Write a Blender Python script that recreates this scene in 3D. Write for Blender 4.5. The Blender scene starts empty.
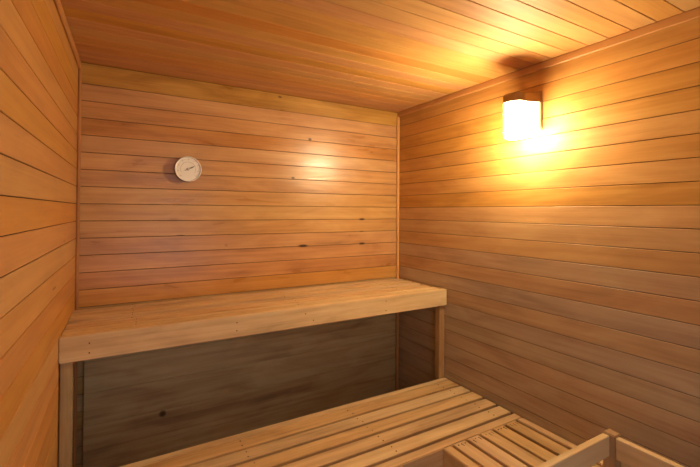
import bpy, bmesh, math, random
from mathutils import Vector, Matrix
C = bpy.context.scene.collection
SC = bpy.context.scene
PI = math.pi
EYE = 1.37
LAMP = 190.
CEIL = EYE + 0.68
XR, YB, YF = 1.6556, 2.20, -0.45          # right wall, back wall, wall behind the camera
PITCH, PHASE = 0.0794, EYE + 0.026

def xleft(y):                               # the left wall is a touch out of square
    return -0.172 - 0.020 * (2.2 - y)

# ------------------------------------------------------------------ materials
def nd(nt, t, **kw):
    n = nt.nodes.new(t)
    for k, v in kw.items(): setattr(n, k, v)
    return n

def srgb(r, g, b):
    f = lambda c: (c / 255 / 12.92) if c / 255 <= .04045 else ((c / 255 + .055) / 1.055) ** 2.4
    return (f(r), f(g), f(b), 1)

def wood(name, dark, mid, light, axis, rough=.42, vary=.16, knots=(), fig=1.0, spec=.4, bump=.12, wave=0., sat=.92):
    m = bpy.data.materials.new(name); m.use_nodes = True
    nt = m.node_tree; nt.nodes.clear(); L = nt.links.new
    out = nd(nt, 'ShaderNodeOutputMaterial'); bs = nd(nt, 'ShaderNodeBsdfPrincipled')
    L(bs.outputs[0], out.inputs[0])
    tc = nd(nt, 'ShaderNodeTexCoord'); at = nd(nt, 'ShaderNodeAttribute', attribute_name='board')
    off = nd(nt, 'ShaderNodeVectorMath', operation='MULTIPLY'); L(at.outputs['Vector'], off.inputs[0])
    off.inputs[1].default_value = (17, 23, 31)
    add = nd(nt, 'ShaderNodeVectorMath', operation='ADD')
    L(tc.outputs['Object'], add.inputs[0]); L(off.outputs[0], add.inputs[1])
    def noise(sa, sc, detail, dist=0., rough_=.55):
        mp = nd(nt, 'ShaderNodeMapping'); s = [sc] * 3; s[axis] = sa; mp.inputs['Scale'].default_value = s
        L(add.outputs[0], mp.inputs[0])
        n = nd(nt, 'ShaderNodeTexNoise'); n.inputs['Scale'].default_value = 1
        n.inputs['Detail'].default_value = detail; n.inputs['Distortion'].default_value = dist
        n.inputs['Roughness'].default_value = rough_
        L(mp.outputs[0], n.inputs['Vector']); return n.outputs['Fac']
    def mth(op, a, b=None, c=None):
        n = nd(nt, 'ShaderNodeMath', operation=op)
        for i, v in enumerate((a, b, c)):
            if v is None: continue
            if isinstance(v, (int, float)): n.inputs[i].default_value = v
            else: L(v, n.inputs[i])
        return n.outputs[0]
    fine = noise(2.2, 260, 3)             # pores
    grain = noise(1.1, 48, 4, .6)         # growth rings seen along the board
    blotch = noise(2.6, 11, 3, .8)        # cloudy figure
    sep = nd(nt, 'ShaderNodeSeparateXYZ'); L(at.outputs['Vector'], sep.inputs[0])
    f = mth('MULTIPLY', mth('SUBTRACT', grain, .5), .85 * fig)
    f = mth('MULTIPLY_ADD', mth('SUBTRACT', blotch, .5), 1.15 * fig, f)
    f = mth('MULTIPLY_ADD', mth('SUBTRACT', fine, .5), .30 * fig, f)
    f = mth('MULTIPLY_ADD', mth('SUBTRACT', sep.outputs['X'], .5), vary * 3.2, f)
    f = mth('ADD', f, .5)
    cr = nd(nt, 'ShaderNodeValToRGB'); e = cr.color_ramp.elements
    e[0].position = .05; e[0].color = dark; e[1].position = .95; e[1].color = light
    e.new(.5).color = mid
    L(f, cr.inputs[0]); col = cr.outputs[0]
    # boards lean redder or greener
    hs = nd(nt, 'ShaderNodeHueSaturation')
    L(mth('MULTIPLY_ADD', sep.outputs['Y'], .013, .4965), hs.inputs['Hue'])
    L(mth('MULTIPLY_ADD', sep.outputs['Z'], .16, sat), hs.inputs['Saturation'])
    L(col, hs.inputs['Color']); col = hs.outputs[0]
    # some boards, mostly lower rows, are tinted greyer (the alpha of the board's own value)
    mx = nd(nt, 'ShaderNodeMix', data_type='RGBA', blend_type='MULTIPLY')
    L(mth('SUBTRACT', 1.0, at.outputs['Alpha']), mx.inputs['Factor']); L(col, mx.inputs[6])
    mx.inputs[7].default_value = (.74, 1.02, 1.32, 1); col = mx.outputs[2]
    for (kp, kr, kc, ks) in knots:         # position, radii, colour, strength
        sub = nd(nt, 'ShaderNodeVectorMath', operation='SUBTRACT'); L(tc.outputs['Object'], sub.inputs[0])
        sub.inputs[1].default_value = kp
        dv = nd(nt, 'ShaderNodeVectorMath', operation='DIVIDE'); L(sub.outputs[0], dv.inputs[0]); dv.inputs[1].default_value = kr
        ln = nd(nt, 'ShaderNodeVectorMath', operation='LENGTH'); L(dv.outputs[0], ln.inputs[0])
        mr = nd(nt, 'ShaderNodeMapRange', interpolation_type='SMOOTHSTEP'); L(ln.outputs['Value'], mr.inputs[0])
        mr.inputs[1].default_value = .35; mr.inputs[2].default_value = 1.
        mr.inputs[3].default_value = ks; mr.inputs[4].default_value = 0
        mx = nd(nt, 'ShaderNodeMix', data_type='RGBA'); L(mr.outputs[0], mx.inputs['Factor'])
        L(col, mx.inputs[6]); mx.inputs[7].default_value = kc; col = mx.outputs[2]
    L(col, bs.inputs['Base Color'])
    rg = mth('MULTIPLY_ADD', blotch, .22, rough - .11); L(rg, bs.inputs['Roughness'])
    bs.inputs['Specular IOR Level'].default_value = spec
    bp = nd(nt, 'ShaderNodeBump'); bp.inputs['Strength'].default_value = bump; bp.inputs['Distance'].default_value = .002
    hgt = mth('ADD', grain, mth('MULTIPLY', fine, .5))
    if wave: hgt = mth('MULTIPLY_ADD', noise(3.5, 26, 2, 1.), wave, hgt)
    L(hgt, bp.inputs['Height']); L(bp.outputs[0], bs.inputs['Normal'])
    return m

def plain(name, col, rough=.5, metal=0., noise=0.05, emit=None, es=0):
    m = bpy.data.materials.new(name); m.use_nodes = True; nt = m.node_tree
    bs = nt.nodes['Principled BSDF']
    n = nd(nt, 'ShaderNodeTexNoise'); n.inputs['Scale'].default_value = 40
    cr = nd(nt, 'ShaderNodeValToRGB'); nt.links.new(n.outputs['Fac'], cr.inputs[0])
    a = [max(0, c * (1 - noise)) for c in col[:3]] + [1]; b = [min(1, c * (1 + noise)) for c in col[:3]] + [1]
    cr.color_ramp.elements[0].color = a; cr.color_ramp.elements[1].color = b
    nt.links.new(cr.outputs[0], bs.inputs['Base Color'])
    bs.inputs['Roughness'].default_value = rough; bs.inputs['Metallic'].default_value = metal
    if emit:
        bs.inputs['Emission Color'].default_value = emit; bs.inputs['Emission Strength'].default_value = es
    return m

W_D, W_M, W_L = (.36, .152, .052, 1), (.55, .268, .090, 1), (.67, .372, .140, 1)
K = (.07, .03, .015, 1)
def bk(x, z, rx, rz, s=.85, c=K): return ((x, YB, EYE + z), (rx, .05, rz), c, s)
knots_back = [bk(.883, .193, .016, .009), bk(.798, .660, .016, .008), bk(.99, .432, .016, .012, .9), bk(.95, -.210, .044, .011, 1.),
              bk(1.363, -.053, .032, .009, 1.), bk(1.364, -.211, .032, .010, 1.), bk(1.36, -.132, .028, .005, .7),
              bk(.27, -.131, .03, .004, .8), bk(.50, -.19, .012, .01, .3), ((.194, YB - .03, EYE - 1.006), (.022, .05, .022), K, .9), bk(.33, -.98, .012, .012, .3)]
knots_left = [((-.19, 1.62, EYE - .26), (.05, .05, .006), K, .7), ((-.19, 1.83, EYE - .12), (.05, .03, .004), K, .5)]
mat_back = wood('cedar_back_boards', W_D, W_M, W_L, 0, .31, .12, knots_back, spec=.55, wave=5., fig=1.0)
mat_lining = wood('cedar_lining_planks', W_D, W_M, W_L, 0, .5, .12, knots_back[-2:], fig=1.6)
mat_left = wood('cedar_left_boards', W_D, W_M, W_L, 1, .5, .07, knots_left, fig=.6)
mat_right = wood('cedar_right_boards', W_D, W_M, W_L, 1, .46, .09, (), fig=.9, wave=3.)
mat_ceil = wood('cedar_ceiling_boards', W_D, W_M, W_L, 0, .62, .07, (), fig=.7, spec=.22)
mat_trim_y = wood('cedar_trim_lengthwise', W_D, W_M, W_M, 1, .5, .1)
mat_trim_z = wood('cedar_trim_upright', W_M, W_L, W_L, 2, .45, .1)
B_D, B_M, B_L = (.46, .270, .120, 1), (.67, .437, .205, 1), (.79, .57, .30, 1)
mat_bx = wood('bench_wood_crosswise', B_D, B_M, B_L, 0, .5, .16, sat=.83, fig=1.2)
mat_by = wood('bench_wood_lengthwise', B_D, B_M, B_L, 1, .5, .12, sat=.83, fig=1.1)
mat_bz = wood('bench_wood_upright', W_D, B_D, B_M, 2, .5, .1)
mat_screw = plain('screw_heads', (.06, .035, .02), .5, .3)
mat_floor = plain('floor_concrete', (.22, .19, .16), .8, 0, .15)
mat_black = plain('groove_backing', (.05, .022, .010), .8)

# ------------------------------------------------------------------ geometry helpers
def lay(bm):
    return bm.verts.layers.float_color.get('board') or bm.verts.layers.float_color.new('board')

def board(bm, x0, x1, y0, y1, z0, z1, bev=.002, rnd=None, mi=0, rot=None, seg=1):
    """one chamfered board, added to the mesh with its own grain offset"""
    la = lay(bm); rnd = rnd or (random.random(), random.random(), random.random(), 1)
    r = bmesh.ops.create_cube(bm, size=1); vs = r['verts']
    c = Vector(((x0 + x1) / 2, (y0 + y1) / 2, (z0 + z1) / 2)); s = Vector((x1 - x0, y1 - y0, z1 - z0))
    for v in vs: v.co = Vector((v.co.x * s.x, v.co.y * s.y, v.co.z * s.z)) + c
    if bev:
        es = list({e for v in vs for e in v.link_edges})
        rb = bmesh.ops.bevel(bm, geom=es, offset=min(bev, min(s) * .4), segments=seg, affect='EDGES')
        vs = list({v for f in rb['faces'] for v in f.verts})
        seen = set(vs); st = list(vs)
        while st:
            v = st.pop()
            for e in v.link_edges:
                o = e.other_vert(v)
                if o not in seen: seen.add(o); st.append(o)
        vs = list(seen)
    for v in vs: v[la] = rnd
    for f in {f for v in vs for f in v.link_faces}: f.material_index = mi
    if rot: bmesh.ops.transform(bm, matrix=rot, verts=vs)
    return vs

def cyl(bm, r1, r2, h, mat4, seg=32, mi=0):
    la = lay(bm)
    r = bmesh.ops.create_cone(bm, cap_ends=True, segments=seg, radius1=r1, radius2=r2, depth=h, matrix=mat4)
    for v in r['verts']: v[la] = (.5, .5, .5, 1)
    for f in {f for v in r['verts'] for f in v.link_faces}: f.material_index = mi
    return r['verts']

def lathe(bm, prof, mat4=Matrix(), seg=48, cap=False, ang=2 * PI, mi=0):
    la = lay(bm); full = abs(ang - 2 * PI) < 1e-6; n = seg if full else seg + 1
    rings = []
    for i in range(n):
        a = ang * i / seg
        rings.append([bm.verts.new(mat4 @ Vector((r * math.cos(a), r * math.sin(a), z))) for r, z in prof])
    for ri in rings:
        for v in ri: v[la] = (.5, .5, .5, 1)
    for i in range(seg):
        a, b = rings[i], rings[(i + 1) % n]
        for k in range(len(prof) - 1):
            if prof[k][0] < 1e-7 and prof[k + 1][0] < 1e-7: continue
            q = [a[k], b[k], b[k + 1], a[k + 1]]
            try: bm.faces.new(q).material_index = mi
            except Exception: pass
    bmesh.ops.remove_doubles(bm, verts=[v for ri in rings for v in ri], dist=1e-6)

def obj(name, bm, mats, parent=None, smooth=False, loc=None):
    me = bpy.data.meshes.new(name); 
    bmesh.ops.recalc_face_normals(bm, faces=bm.faces[:])
    if loc is not None:
        bmesh.ops.translate(bm, verts=bm.verts[:], vec=-Vector(loc))
    bm.to_mesh(me); bm.free()
    for m in (mats if isinstance(mats, (list, tuple)) else [mats]): me.materials.append(m)
    if smooth:
        for p in me.polygons: p.use_smooth = True
    o = bpy.data.objects.new(name, me); C.objects.link(o)
    if parent: o.parent = parent
    elif loc is not None: o.location = loc
    return o

def struct(name, bm, mats, **k):
    o = obj(name, bm, mats, **k); o['kind'] = 'structure'; return o

def thing(name, label, cat, loc, group=None):
    o = bpy.data.objects.new(name, None); C.objects.link(o); o.location = loc
    o.empty_display_size = .1
    o['label'] = label; o['category'] = cat
    if group: o['group'] = group
    return o

# ------------------------------------------------------------------ room shell
random.seed(4)
GAP = .0024       # width of the line between two boards
TH = .014
rows = range(-18, 9)
def rowz(k): return max(0.0, PHASE + k * PITCH + GAP / 2), min(CEIL, PHASE + (k + 1) * PITCH - GAP / 2)

# value of each board read from the photograph (light 1, dark 0), rest random
def rv(lo=.15, hi=.85): return (random.uniform(lo, hi), random.random(), random.random(), 1)
bmw = bmesh.new()
tone_back = {8: .0, 7: .2, 6: .45, 5: .5, 4: .25, 3: .45, 2: .62, 1: .30, 0: .62, -1: .66, -2: .5, -3: .45, -4: .38, -5: .25}
for k in rows:
    z0, z1 = rowz(k)
    if z1 - z0 < .004 or k == 8: continue
    if k == 7: z1 = CEIL - .003
    t = tone_back.get(k, random.uniform(.2, .8)); h = {7: 1., 8: 1., 0: .9, -1: 1., -2: .85, 1: .6, -3: .3, -4: .1, -5: .05}.get(k, random.uniform(.2, .6))
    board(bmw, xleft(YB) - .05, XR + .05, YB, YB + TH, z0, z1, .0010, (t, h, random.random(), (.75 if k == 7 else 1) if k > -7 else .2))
board(bmw, xleft(YB) - .1, XR + .1, YB + .0035, YB + .05, 0, CEIL + .06, 0, mi=1)
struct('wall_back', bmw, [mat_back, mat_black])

# wide planks lining the wall below the high bench
bml = bmesh.new(); zz = EYE - .55
for i_, tn in enumerate((.3, .8, .4, .75, .5, .5)):
    hi_z = zz if i_ else EYE - .545
    lo_z = zz - .145 if i_ else zz
    if i_: zz -= .145
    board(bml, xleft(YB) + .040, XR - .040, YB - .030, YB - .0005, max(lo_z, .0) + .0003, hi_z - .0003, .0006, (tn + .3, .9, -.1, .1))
struct('trim_5', bml, mat_lining)

bmw = bmesh.new()
for k in rows:
    z0, z1 = rowz(k)
    if z1 - z0 < .004: continue
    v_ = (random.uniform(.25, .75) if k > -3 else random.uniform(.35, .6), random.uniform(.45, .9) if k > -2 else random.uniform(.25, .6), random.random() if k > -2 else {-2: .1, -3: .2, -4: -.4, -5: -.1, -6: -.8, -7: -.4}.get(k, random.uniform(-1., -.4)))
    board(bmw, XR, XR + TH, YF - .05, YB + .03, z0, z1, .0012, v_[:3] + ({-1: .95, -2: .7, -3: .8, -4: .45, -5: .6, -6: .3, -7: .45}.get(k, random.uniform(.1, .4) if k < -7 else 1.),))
board(bmw, XR + .0035, XR + .05, YF - .1, YB + .04, 0, CEIL + .06, 0, mi=1)
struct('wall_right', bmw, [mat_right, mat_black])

bmw = bmesh.new()
ang = math.atan(.020)
R = Matrix.Translation((xleft(YB), YB, 0)) @ Matrix.Rotation(-ang, 4, 'Z')
for k in rows:
    z0, z1 = rowz(k)
    if z1 - z0 < .004: continue
    board(bmw, -TH, 0, -2.75, .03, z0, z1, .0012, rv(.3, .75), rot=R)
board(bmw, -.05, -.0035, -2.8, .04, 0, CEIL + .06, 0, mi=1, rot=R)
struct('wall_left', bmw, [mat_left, mat_black])

bmw = bmesh.new()
y = .592 - 13 * .0798
while y < YB:
    board(bmw, -.32, XR + .05, y + GAP / 2, min(y + .0798 - GAP / 2, YB + .02), CEIL, CEIL + TH, .0012, rv(.25, .75))
    y += .0798
board(bmw, -.35, XR + .06, -.6, YB + .05, CEIL + .0035, CEIL + .05, 0, mi=1)
struct('ceiling', bmw, [mat_ceil, mat_black])

bmw = bmesh.new(); board(bmw, -.35, XR + .05, -.6, YB + .05, -.06, 0, 0)
struct('floor', bmw, mat_floor)

# unseen wall behind the camera, doorway opened to let the added fill light in
DX0, DX1, DZ = .0, .90, 1.93
bmw = bmesh.new()
for k in rows:
    z0, z1 = rowz(k)
    if z1 - z0 < .004: continue
    if z0 < DZ:
        board(bmw, -.30, DX0, YF - TH, YF, z0, min(z1, DZ) if z1 > DZ else z1, .0012, rv())
        board(bmw, DX1, XR + .05, YF - TH, YF, z0, min(z1, DZ) if z1 > DZ else z1, .0012, rv())
    if z1 > DZ:
        board(bmw, -.30, XR + .05, YF - TH, YF, max(z0, DZ), z1, .0012, rv())
board(bmw, -.35, DX0, YF - .06, YF - .0035, 0, CEIL + .06, 0, mi=1)
board(bmw, DX1, XR + .06, YF - .06, YF - .0035, 0, CEIL + .06, 0, mi=1)
board(bmw, DX0, DX1, YF - .06, YF - .0035, DZ, CEIL + .06, 0, mi=1)
struct('wall_front', bmw, [mat_back, mat_black])
bmw = bmesh.new()
for a, b, c, d in ((DX0 - .05, DX0 + .02, 0, DZ + .05), (DX1 - .02, DX1 + .05, 0, DZ + .05)):
    board(bmw, a, b, YF - .07, YF + .018, c, d, .003)
board(bmw, DX0 + .02, DX1 - .02, YF - .07, YF + .018, DZ - .02, DZ + .05, .003)
struct('door_1', bmw, mat_trim_z)

# trims
def trim(n, bm, m): struct('trim_%d' % n, bm, m)
b = bmesh.new(); board(b, XR - .012, XR, YF, YB, CEIL - .033, CEIL, .003, (.2, .3, .5, 1)); trim(1, b, mat_trim_y)
b = bmesh.new(); board(b, 0, .009, -2.65, 0, CEIL - .036, CEIL, .003, (.2, .2, .5, 1), rot=R); trim(2, b, mat_trim_y)
b = bmesh.new(); board(b, XR - .018, XR, YB - .016, YB, 0, CEIL - .033, .004, (.7, .2, .5, 1), seg=3); trim(3, b, mat_trim_z)
b = bmesh.new(); board(b, xleft(YB), xleft(YB) + .014, YB - .014, YB, 0, CEIL - .034, .004, (.1, .2, .5, 1), seg=3); trim(4, b, wood('cedar_trim_dark', W_D, W_M, W_M, 2, .5, .1))

# ------------------------------------------------------------------ benches
def screws(bm, pts, z, r=.0028):
    for x, y in pts: cyl(bm, r, r, .0016, Matrix.Translation((x, y, z + .0002)), 12, 1)

ZU, ZL = EYE - .4543, EYE - .966
TK = .038          # slat thickness
random.seed(11)
XL1 = xleft(1.73) + .003; XRR = XR - .003

# upper bench
ub = thing('sauna_bench', 'high cedar bench across the back wall with a deep front board above dark open space', 'bench', ((XL1 + XRR) / 2, 1.96, 0))
UL = ub.location.copy()
def up(name, bm, m): return obj(name, bm, m, parent=ub, loc=UL)
b = bmesh.new(); yy = 1.768
pts = []
while yy < 2.19:
    y1 = min(yy + .0740, 2.197)
    if y1 - yy > .02:
        board(b, XL1, XRR - .004, yy + .0085, y1, ZU - TK, ZU + random.uniform(-.003, .0006), .003, rv(.2, .85), seg=2)
        for xx in (.06, .76, 1.40): pts += [(xx + random.uniform(-.012, .012), yy + .025), (xx + random.uniform(-.012, .012), yy + .060)]
    yy += .0857
screws(b, pts, ZU, .0018); up('slatted_seat', b, [mat_bx, mat_screw])
b = bmesh.new(); board(b, XL1 - .002, XRR, 1.724, 1.765, ZU - .0905, ZU + .001, .003, (.62, .6, .5, 1), seg=2)
for xx, zz in ((.44, .028), (.44, .062), (.76, .03), (.80, .065), (1.22, .02), (1.22, .07), (-.09, .03), (-.09, .065)):
    cyl(b, .0026, .0026, .0016, Matrix.Translation((xx, 1.7236, ZU - zz)) @ Matrix.Rotation(PI / 2, 4, 'X'), 12, 1)
up('front_board', b, [mat_bx, mat_screw])
for xa, xb in ((XL1 + .001, XL1 + .038), (XRR - .040, XRR)):
    b = bmesh.new(); board(b, xa, xb, 1.741, 1.779, 0, ZU - .0905, .003, (.4, .6, .5, .45) if xa < 0 else (.5, .2, .5, .8), seg=2)
    up('leg', b, mat_bz)
for xx in (XL1 + .045, .72, XRR - .085):
    b = bmesh.new(); board(b, xx, xx + .038, 1.780 if xx != .72 else 1.769, 2.169, ZU - .0885, ZU - TK, .003, seg=2)
    up('cross_bearer', b, mat_by)

# lower bench along the back
lb = thing('sauna_bench', 'low wide cedar bench running wall to wall below and in front of the high bench', 'bench', ((XL1 + XRR) / 2, 1.48, 0))
LL = lb.location.copy()
def lo(name, bm, m): return obj(name, bm, m, parent=lb, loc=LL)
XL2 = xleft(1.22) + .004
b = bmesh.new(); pts = []
edges = [(1.6965, 1.625), (1.610, 1.540), (1.525, 1.4555), (1.440, 1.3695), (1.352, 1.283)]
for a, c in edges:
    board(b, XL2 + .02, XRR - .004, c, a, ZL - TK, ZL + random.uniform(-.001, .001), .0016, rv(.25, .85), seg=2)
    for xx in (-.02, .45, .97, 1.55):
        pts += [(xx + random.uniform(-.006, .006), a - .018), (xx + random.uniform(-.006, .006), c + .018)]
screws(b, pts, ZL); lo('slatted_seat', b, [mat_bx, mat_screw])
b = bmesh.new(); board(b, XL2 + .02, XRR - .002, 1.703, 1.7385, ZL - .089, ZL, .003, (.6, .5, .4, 1), seg=2); lo('rear_board', b, mat_bx)
b = bmesh.new(); board(b, XL2, XRR - .002, 1.2215, 1.2665, ZL - .089, ZL, .003, (.55, .4, .3, 1), seg=2); lo('front_board', b, mat_bx)
for xx in (-.04, .45, .97, 1.53):
    b = bmesh.new(); board(b, xx, xx + .038, 1.267, 1.7025, ZL - .089, ZL - TK, .003); lo('cross_bearer', b, mat_by)
for xx in (-.13, .97):
    for ya, yb in ((1.267, 1.305), (1.660, 1.698)):
        b = bmesh.new(); board(b, xx - .0385, xx - .0005, ya, yb, 0, ZL - TK, .003); lo('leg', b, mat_bz)

# return bench along the right wall
RY0 = .775
rb_ = thing('sauna_bench', 'low narrow cedar bench with lengthwise slats along the right wall behind the corner post', 'bench', (1.40, 1.0, 0))
RL = rb_.location.copy()
def re(name, bm, m): return obj(name, bm, m, parent=rb_, loc=RL)
b = bmesh.new(); pts = []
for i in range(5):
    x0 = 1.2075 + i * .0803
    board(b, x0, x0 + .0650, RY0, 1.2195, ZL - TK, ZL + random.uniform(-.001, .001), .0016, rv(.25, .85), seg=2)
    for q in (.016, .034, .052): pts.append((x0 + q, 1.2195 - .016 + random.uniform(-.004, .003)))
screws(b, pts, ZL)
for (px, py) in pts:       # short tear marks beside the screws
    if random.random() < .6: board(b, px - .0012, px + .0012, py - .016, py - .004, ZL + .0002, ZL + .0012, 0, mi=1)
re('slatted_seat', b, [mat_by, mat_screw])
b = bmesh.new(); board(b, 1.152, 1.195, RY0, 1.2200, ZL - .089, ZL, .003, (.75, .5, .6, 1), seg=2); re('side_board', b, mat_by)
b = bmesh.new(); board(b, 1.612, XRR - .001, RY0, 1.2200, ZL - .089, ZL, .003, (.7, .3, .2, 1), seg=2); re('side_board', b, mat_by)
for yy in (.80, 1.17):
    b = bmesh.new(); board(b, 1.196, 1.611, yy, yy + .038, ZL - .089, ZL - TK, .003); re('cross_bearer', b, mat_bx)
for xx in (1.196, 1.573):
    b = bmesh.new(); board(b, xx, xx + .038, .839, .877, 0, ZL - TK, .003); re('leg', b, mat_bz)

# ------------------------------------------------------------------ guard rail around the heater place
ZG = EYE - .750; ZR = EYE - .755
gd = thing('guard_rail', 'corner of a wooden guard rail standing at the end of the right bench', 'railing', (1.46, .73, 0))
GL = gd.location.copy()
G_ = ((.28, .165, .09, 1), (.40, .245, .13, 1), (.50, .32, .18, 1))
mat_gz = wood('guard_wood_upright', *G_, 2, .5, .1)
H_ = ((.42, .26, .13, 1), (.62, .42, .21, 1), (.72, .53, .30, 1))
mat_gx = wood('guard_wood_crosswise', *H_, 0, .5, .1, sat=.85); mat_gy = wood('guard_wood_lengthwise', *H_, 1, .5, .1, sat=.85)
def gu(name, bm, m): return obj(name, bm, m, parent=gd, loc=GL)
def post(x0, x1, y0, y1):
    b = bmesh.new(); board(b, x0, x1, y0, y1, 0, ZG, .003, (.5, .5, .5, 1), seg=2)
    gu('post', b, mat_gz)
post(1.443, 1.481, .712, .753)
post(.800, .838, .712, .753)
post(1.443, 1.481, -.395, -.357)
for dz in (0, -.22, -.44):
    b = bmesh.new(); board(b, .838, 1.443, .7305, .7525, ZR - .070 + dz, ZR + dz, .002, (.8, .6, .5, 1)); gu('rail', b, mat_gx)
    b = bmesh.new(); board(b, 1.443, 1.465, -.357, .712, ZR - .070 + dz, ZR + dz, .002, (.8, .6, .5, 1)); gu('rail', b, mat_gy)

# ------------------------------------------------------------------ wall lamp
LY, LX = 1.178, 1.545          # axis of the round front of the glass
lamp = thing('wall_lamp', 'lit wall lamp with white glass and metal cap high on the right wall', 'lamp', (XR, LY, EYE + .44))
LA = lamp.location.copy()
def la_(name, bm, m, s=False): return obj(name, bm, m, parent=lamp, loc=LA, smooth=s)
def ushape(bm, r, hw, x1, zb0, zb1, zt0, zt1, step=0.):
    """plan: a round front of radius r about (LX, LY) running back to x1 with half width hw; the underside may rise towards the wall"""
    pl = [(x1, -hw)] + [(LX + .004, -hw)] + [(LX - r * math.sin(PI * i / 24), -r * math.cos(PI * i / 24)) for i in range(25)] + [(LX + .004, hw), (x1, hw)]
    fx = lambda x: min(1, max(0, (x - LX) / (x1 - LX)))
    n = len(pl); la = lay(bm)
    lowz = lambda x: (zb0 - (step if x <= LX + .003 else 0)) + (zb1 - zb0) * fx(x)
    topz = lambda x: zt0 + (zt1 - zt0) * fx(x)
    lo_ = [bm.verts.new((x, LY + y_, lowz(x))) for x, y_ in pl]
    hi_ = [bm.verts.new((x, LY + y_, topz(x))) for x, y_ in pl]
    for v in lo_ + hi_: v[la] = (.5, .5, .5, 1)
    for i in range(n):
        k = (i + 1) % n; bm.faces.new((lo_[i], lo_[k], hi_[k], hi_[i]))
    cl = bm.verts.new((LX, LY, lowz(LX))); ch = bm.verts.new((LX, LY, topz(LX)))
    for i in range(n):
        k = (i + 1) % n; bm.faces.new((lo_[k], lo_[i], cl)); bm.faces.new((hi_[i], hi_[k], ch))
b = bmesh.new(); board(b, XR - .008, XR - .0005, LY - .058, LY + .058, EYE + .372, EYE + .553, .003, seg=2)
la_('mounting_plate', b, plain('lamp_plate', srgb(150, 105, 60), .45, 0.))
gl = plain('lamp_glass_lit', (.9, .88, .8), .3, 0, 0, emit=(1.0, .80, .46, 1), es=LAMP)
gl2 = plain('lamp_glass_back', (.9, .88, .8), .3, 0, 0, emit=(1.0, .78, .45, 1), es=7.)
b = bmesh.new(); ushape(b, .051, .049, XR - .009, EYE + .362, EYE + .382, EYE + .498, EYE + .506)
for f_ in b.faces:
    if max(v.co.x for v in f_.verts) > LX + .03: f_.material_index = 1
rr = .051
lathe(b, [(0, EYE + .334), (rr * .8, EYE + .334), (rr * .95, EYE + .338), (rr, EYE + .346), (rr, EYE + .366), (0, EYE + .366)], Matrix.Translation((LX, LY, 0)))
la_('glass_shade', b, [gl, gl2])
b = bmesh.new(); ushape(b, .0535, .0535, XR - .009, EYE + .490, EYE + .500, EYE + .528, EYE + .546)
bmesh.ops.bevel(b, geom=[e for e in b.edges if all(v.co.z > EYE + .52 for v in e.verts) and len(e.link_faces) == 2 and e.calc_face_angle(0) > 1], offset=.004, segments=2, affect='EDGES')
la_('cap', b, plain('lamp_cap_metal', srgb(150, 115, 70), .45, .5))
b = bmesh.new(); cyl(b, .0035, .0035, .004, Matrix.Translation((1.583, LY - .0500, EYE + .438)) @ Matrix.Rotation(PI / 2, 4, 'X'), 16)
la_('screw', b, plain('lamp_screw', (.35, .3, .22), .3, .9))

# ------------------------------------------------------------------ thermometer
TX, TZ, TR = .299, EYE + .2085, .0640
th = thing('wall_thermometer', 'round white dial thermometer hanging on the back wall', 'thermometer', (TX, YB, TZ))
TL = th.location.copy()
F = Matrix.Translation((TX, YB, TZ)) @ Matrix.Rotation(PI / 2, 4, 'X')      # local +z points into the room
def tp(name, bm, m, s=False, par=None):
    o = obj(name, bm, m, parent=par or th, loc=TL, smooth=s); return o
b = bmesh.new(); lathe(b, [(0, .0005), (TR * .97, .0005), (TR * .985, .004), (TR * .975, .030), (0, .030)], F, 64)
tp('case', b, plain('thermometer_case', (.035, .030, .028), .35, .4), False)
b = bmesh.new(); lathe(b, [(TR * .90, .031), (TR * .965, .0305), (TR, .033), (TR, .037), (TR * .97, .040), (TR * .925, .0385), (TR * .90, .034), (TR * .90, .031)], F, 64)
tp('bezel', b, plain('thermometer_bezel', (.93, .92, .90), .3), True)
b = bmesh.new(); lathe(b, [(0, .0302), (TR * .90, .0302), (TR * .90, .0335), (0, .0335)], F, 64)
dial = tp('dial_face', b, plain('thermometer_dial', (.93, .92, .88), .45, noise=.02))
b = bmesh.new()
for i in range(41):
    a = math.radians(225 - i * 270 / 40); big = i % 5 == 0
    r0, r1 = (TR * .70 if big else TR * .76), TR * .83
    M = F @ Matrix.Rotation(a, 4, 'Z')
    board(b, r0, r1, -.0007 if big else -.0003, .0007 if big else .0003, .0336, .0340, 0, rot=M)
tan = plain('dial_print', srgb(150, 115, 70), .6)
o = tp('scale_marks', b, tan, par=dial)
b = bmesh.new()   # inner printed arc
lathe(b, [(TR * .56, .0336), (TR * .575, .0336), (TR * .575, .0339), (TR * .56, .0339)], F @ Matrix.Rotation(math.radians(-30), 4, 'Z'), 40, ang=math.radians(240))
tp('printed_arc', b, tan, par=dial)
b = bmesh.new(); M = F @ Matrix.Rotation(math.radians(27), 4, 'Z')
la = lay(b)
vs = [b.verts.new(M @ Vector(p)) for p in ((-.018, -.0012, .0362), (.020, -.0030, .0362), (.036, 0, .0362), (.020, .0030, .0362), (-.018, .0012, .0362),
                                         (-.018, -.0012, .0355), (.020, -.0030, .0355), (.036, 0, .0355), (.020, .0030, .0355), (-.018, .0012, .0355))]
b.faces.new(vs[:5]); b.faces.new(vs[9:4:-1])
for i in range(5): b.faces.new((vs[i], vs[(i + 1) % 5], vs[5 + (i + 1) % 5], vs[5 + i]))
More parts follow.
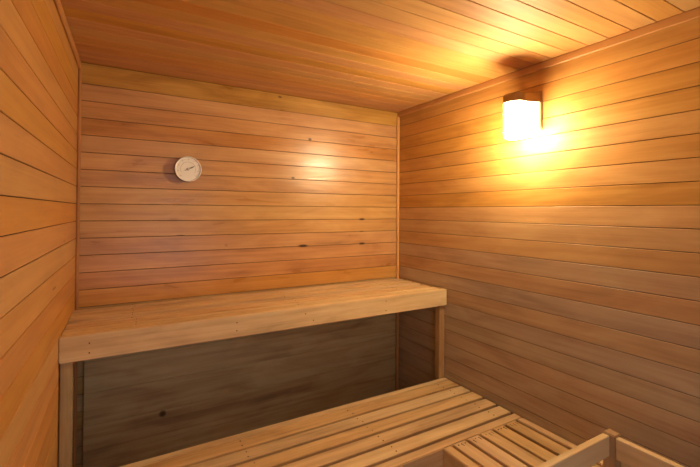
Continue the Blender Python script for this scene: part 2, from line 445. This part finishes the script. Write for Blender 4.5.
tp('needle', b, plain('thermometer_needle', (.10, .10, .06), .4))
b = bmesh.new(); lathe(b, [(0, .0336), (.007, .0336), (.007, .0372), (.005, .0385), (0, .039)], F, 24)
tp('hub', b, plain('thermometer_hub', (.75, .72, .68), .25, .3), True)

# ------------------------------------------------------------------ light
def area(name, loc, rot, sx, sy, power, col):
    l = bpy.data.lights.new(name, 'AREA'); l.shape = 'RECTANGLE'; l.size = sx; l.size_y = sy; l.energy = power; l.color = col
    o = bpy.data.objects.new(name, l); C.objects.link(o); o.location = loc; o.rotation_euler = rot; return o
# added soft fill from behind the camera, placed just outside the doorway opening
area('doorway_fill', ((DX0 + DX1) / 2, YF - .10, 1.0), (PI / 2, 0, 0), .84, 1.8, 5., (.96, .98, 1.0))
w = bpy.data.worlds.new('world'); SC.world = w; w.use_nodes = True
w.node_tree.nodes['Background'].inputs[0].default_value = (1, .86, .72, 1); w.node_tree.nodes['Background'].inputs[1].default_value = .3

# ------------------------------------------------------------------ camera
cam = bpy.data.cameras.new('camera'); co = bpy.data.objects.new('camera', cam); C.objects.link(co)
f, yaw, pit, rol, cx, cy = 397.5883, 30.0733, 0.7436, -0.3398, 350.176, 205.795
a, t, r = map(math.radians, (yaw, pit, rol))
Rt = Vector((math.cos(a), -math.sin(a), 0))
Fw = Vector((math.sin(a) * math.cos(t), math.cos(a) * math.cos(t), math.sin(t)))
Up = Vector((-math.sin(a) * math.sin(t), -math.cos(a) * math.sin(t), math.cos(t)))
X = Rt * math.cos(r) - Up * math.sin(r); Y = Rt * math.sin(r) + Up * math.cos(r)
M = Matrix((X, Y, -Fw)).transposed().to_4x4(); M.translation = (0, 0, EYE); co.matrix_world = M
cam.sensor_fit = 'HORIZONTAL'; cam.sensor_width = 36; cam.lens = f / 700 * 36
cam.shift_x = -(cx - 350) / 700; cam.shift_y = (cy - 233.5) / 700
cam.clip_start = .02
SC.camera = co
vs = SC.view_settings; vs.view_transform = 'Standard'; vs.look = 'None'; vs.exposure = 0.22; vs.gamma = 1; vs.use_curve_mapping = False
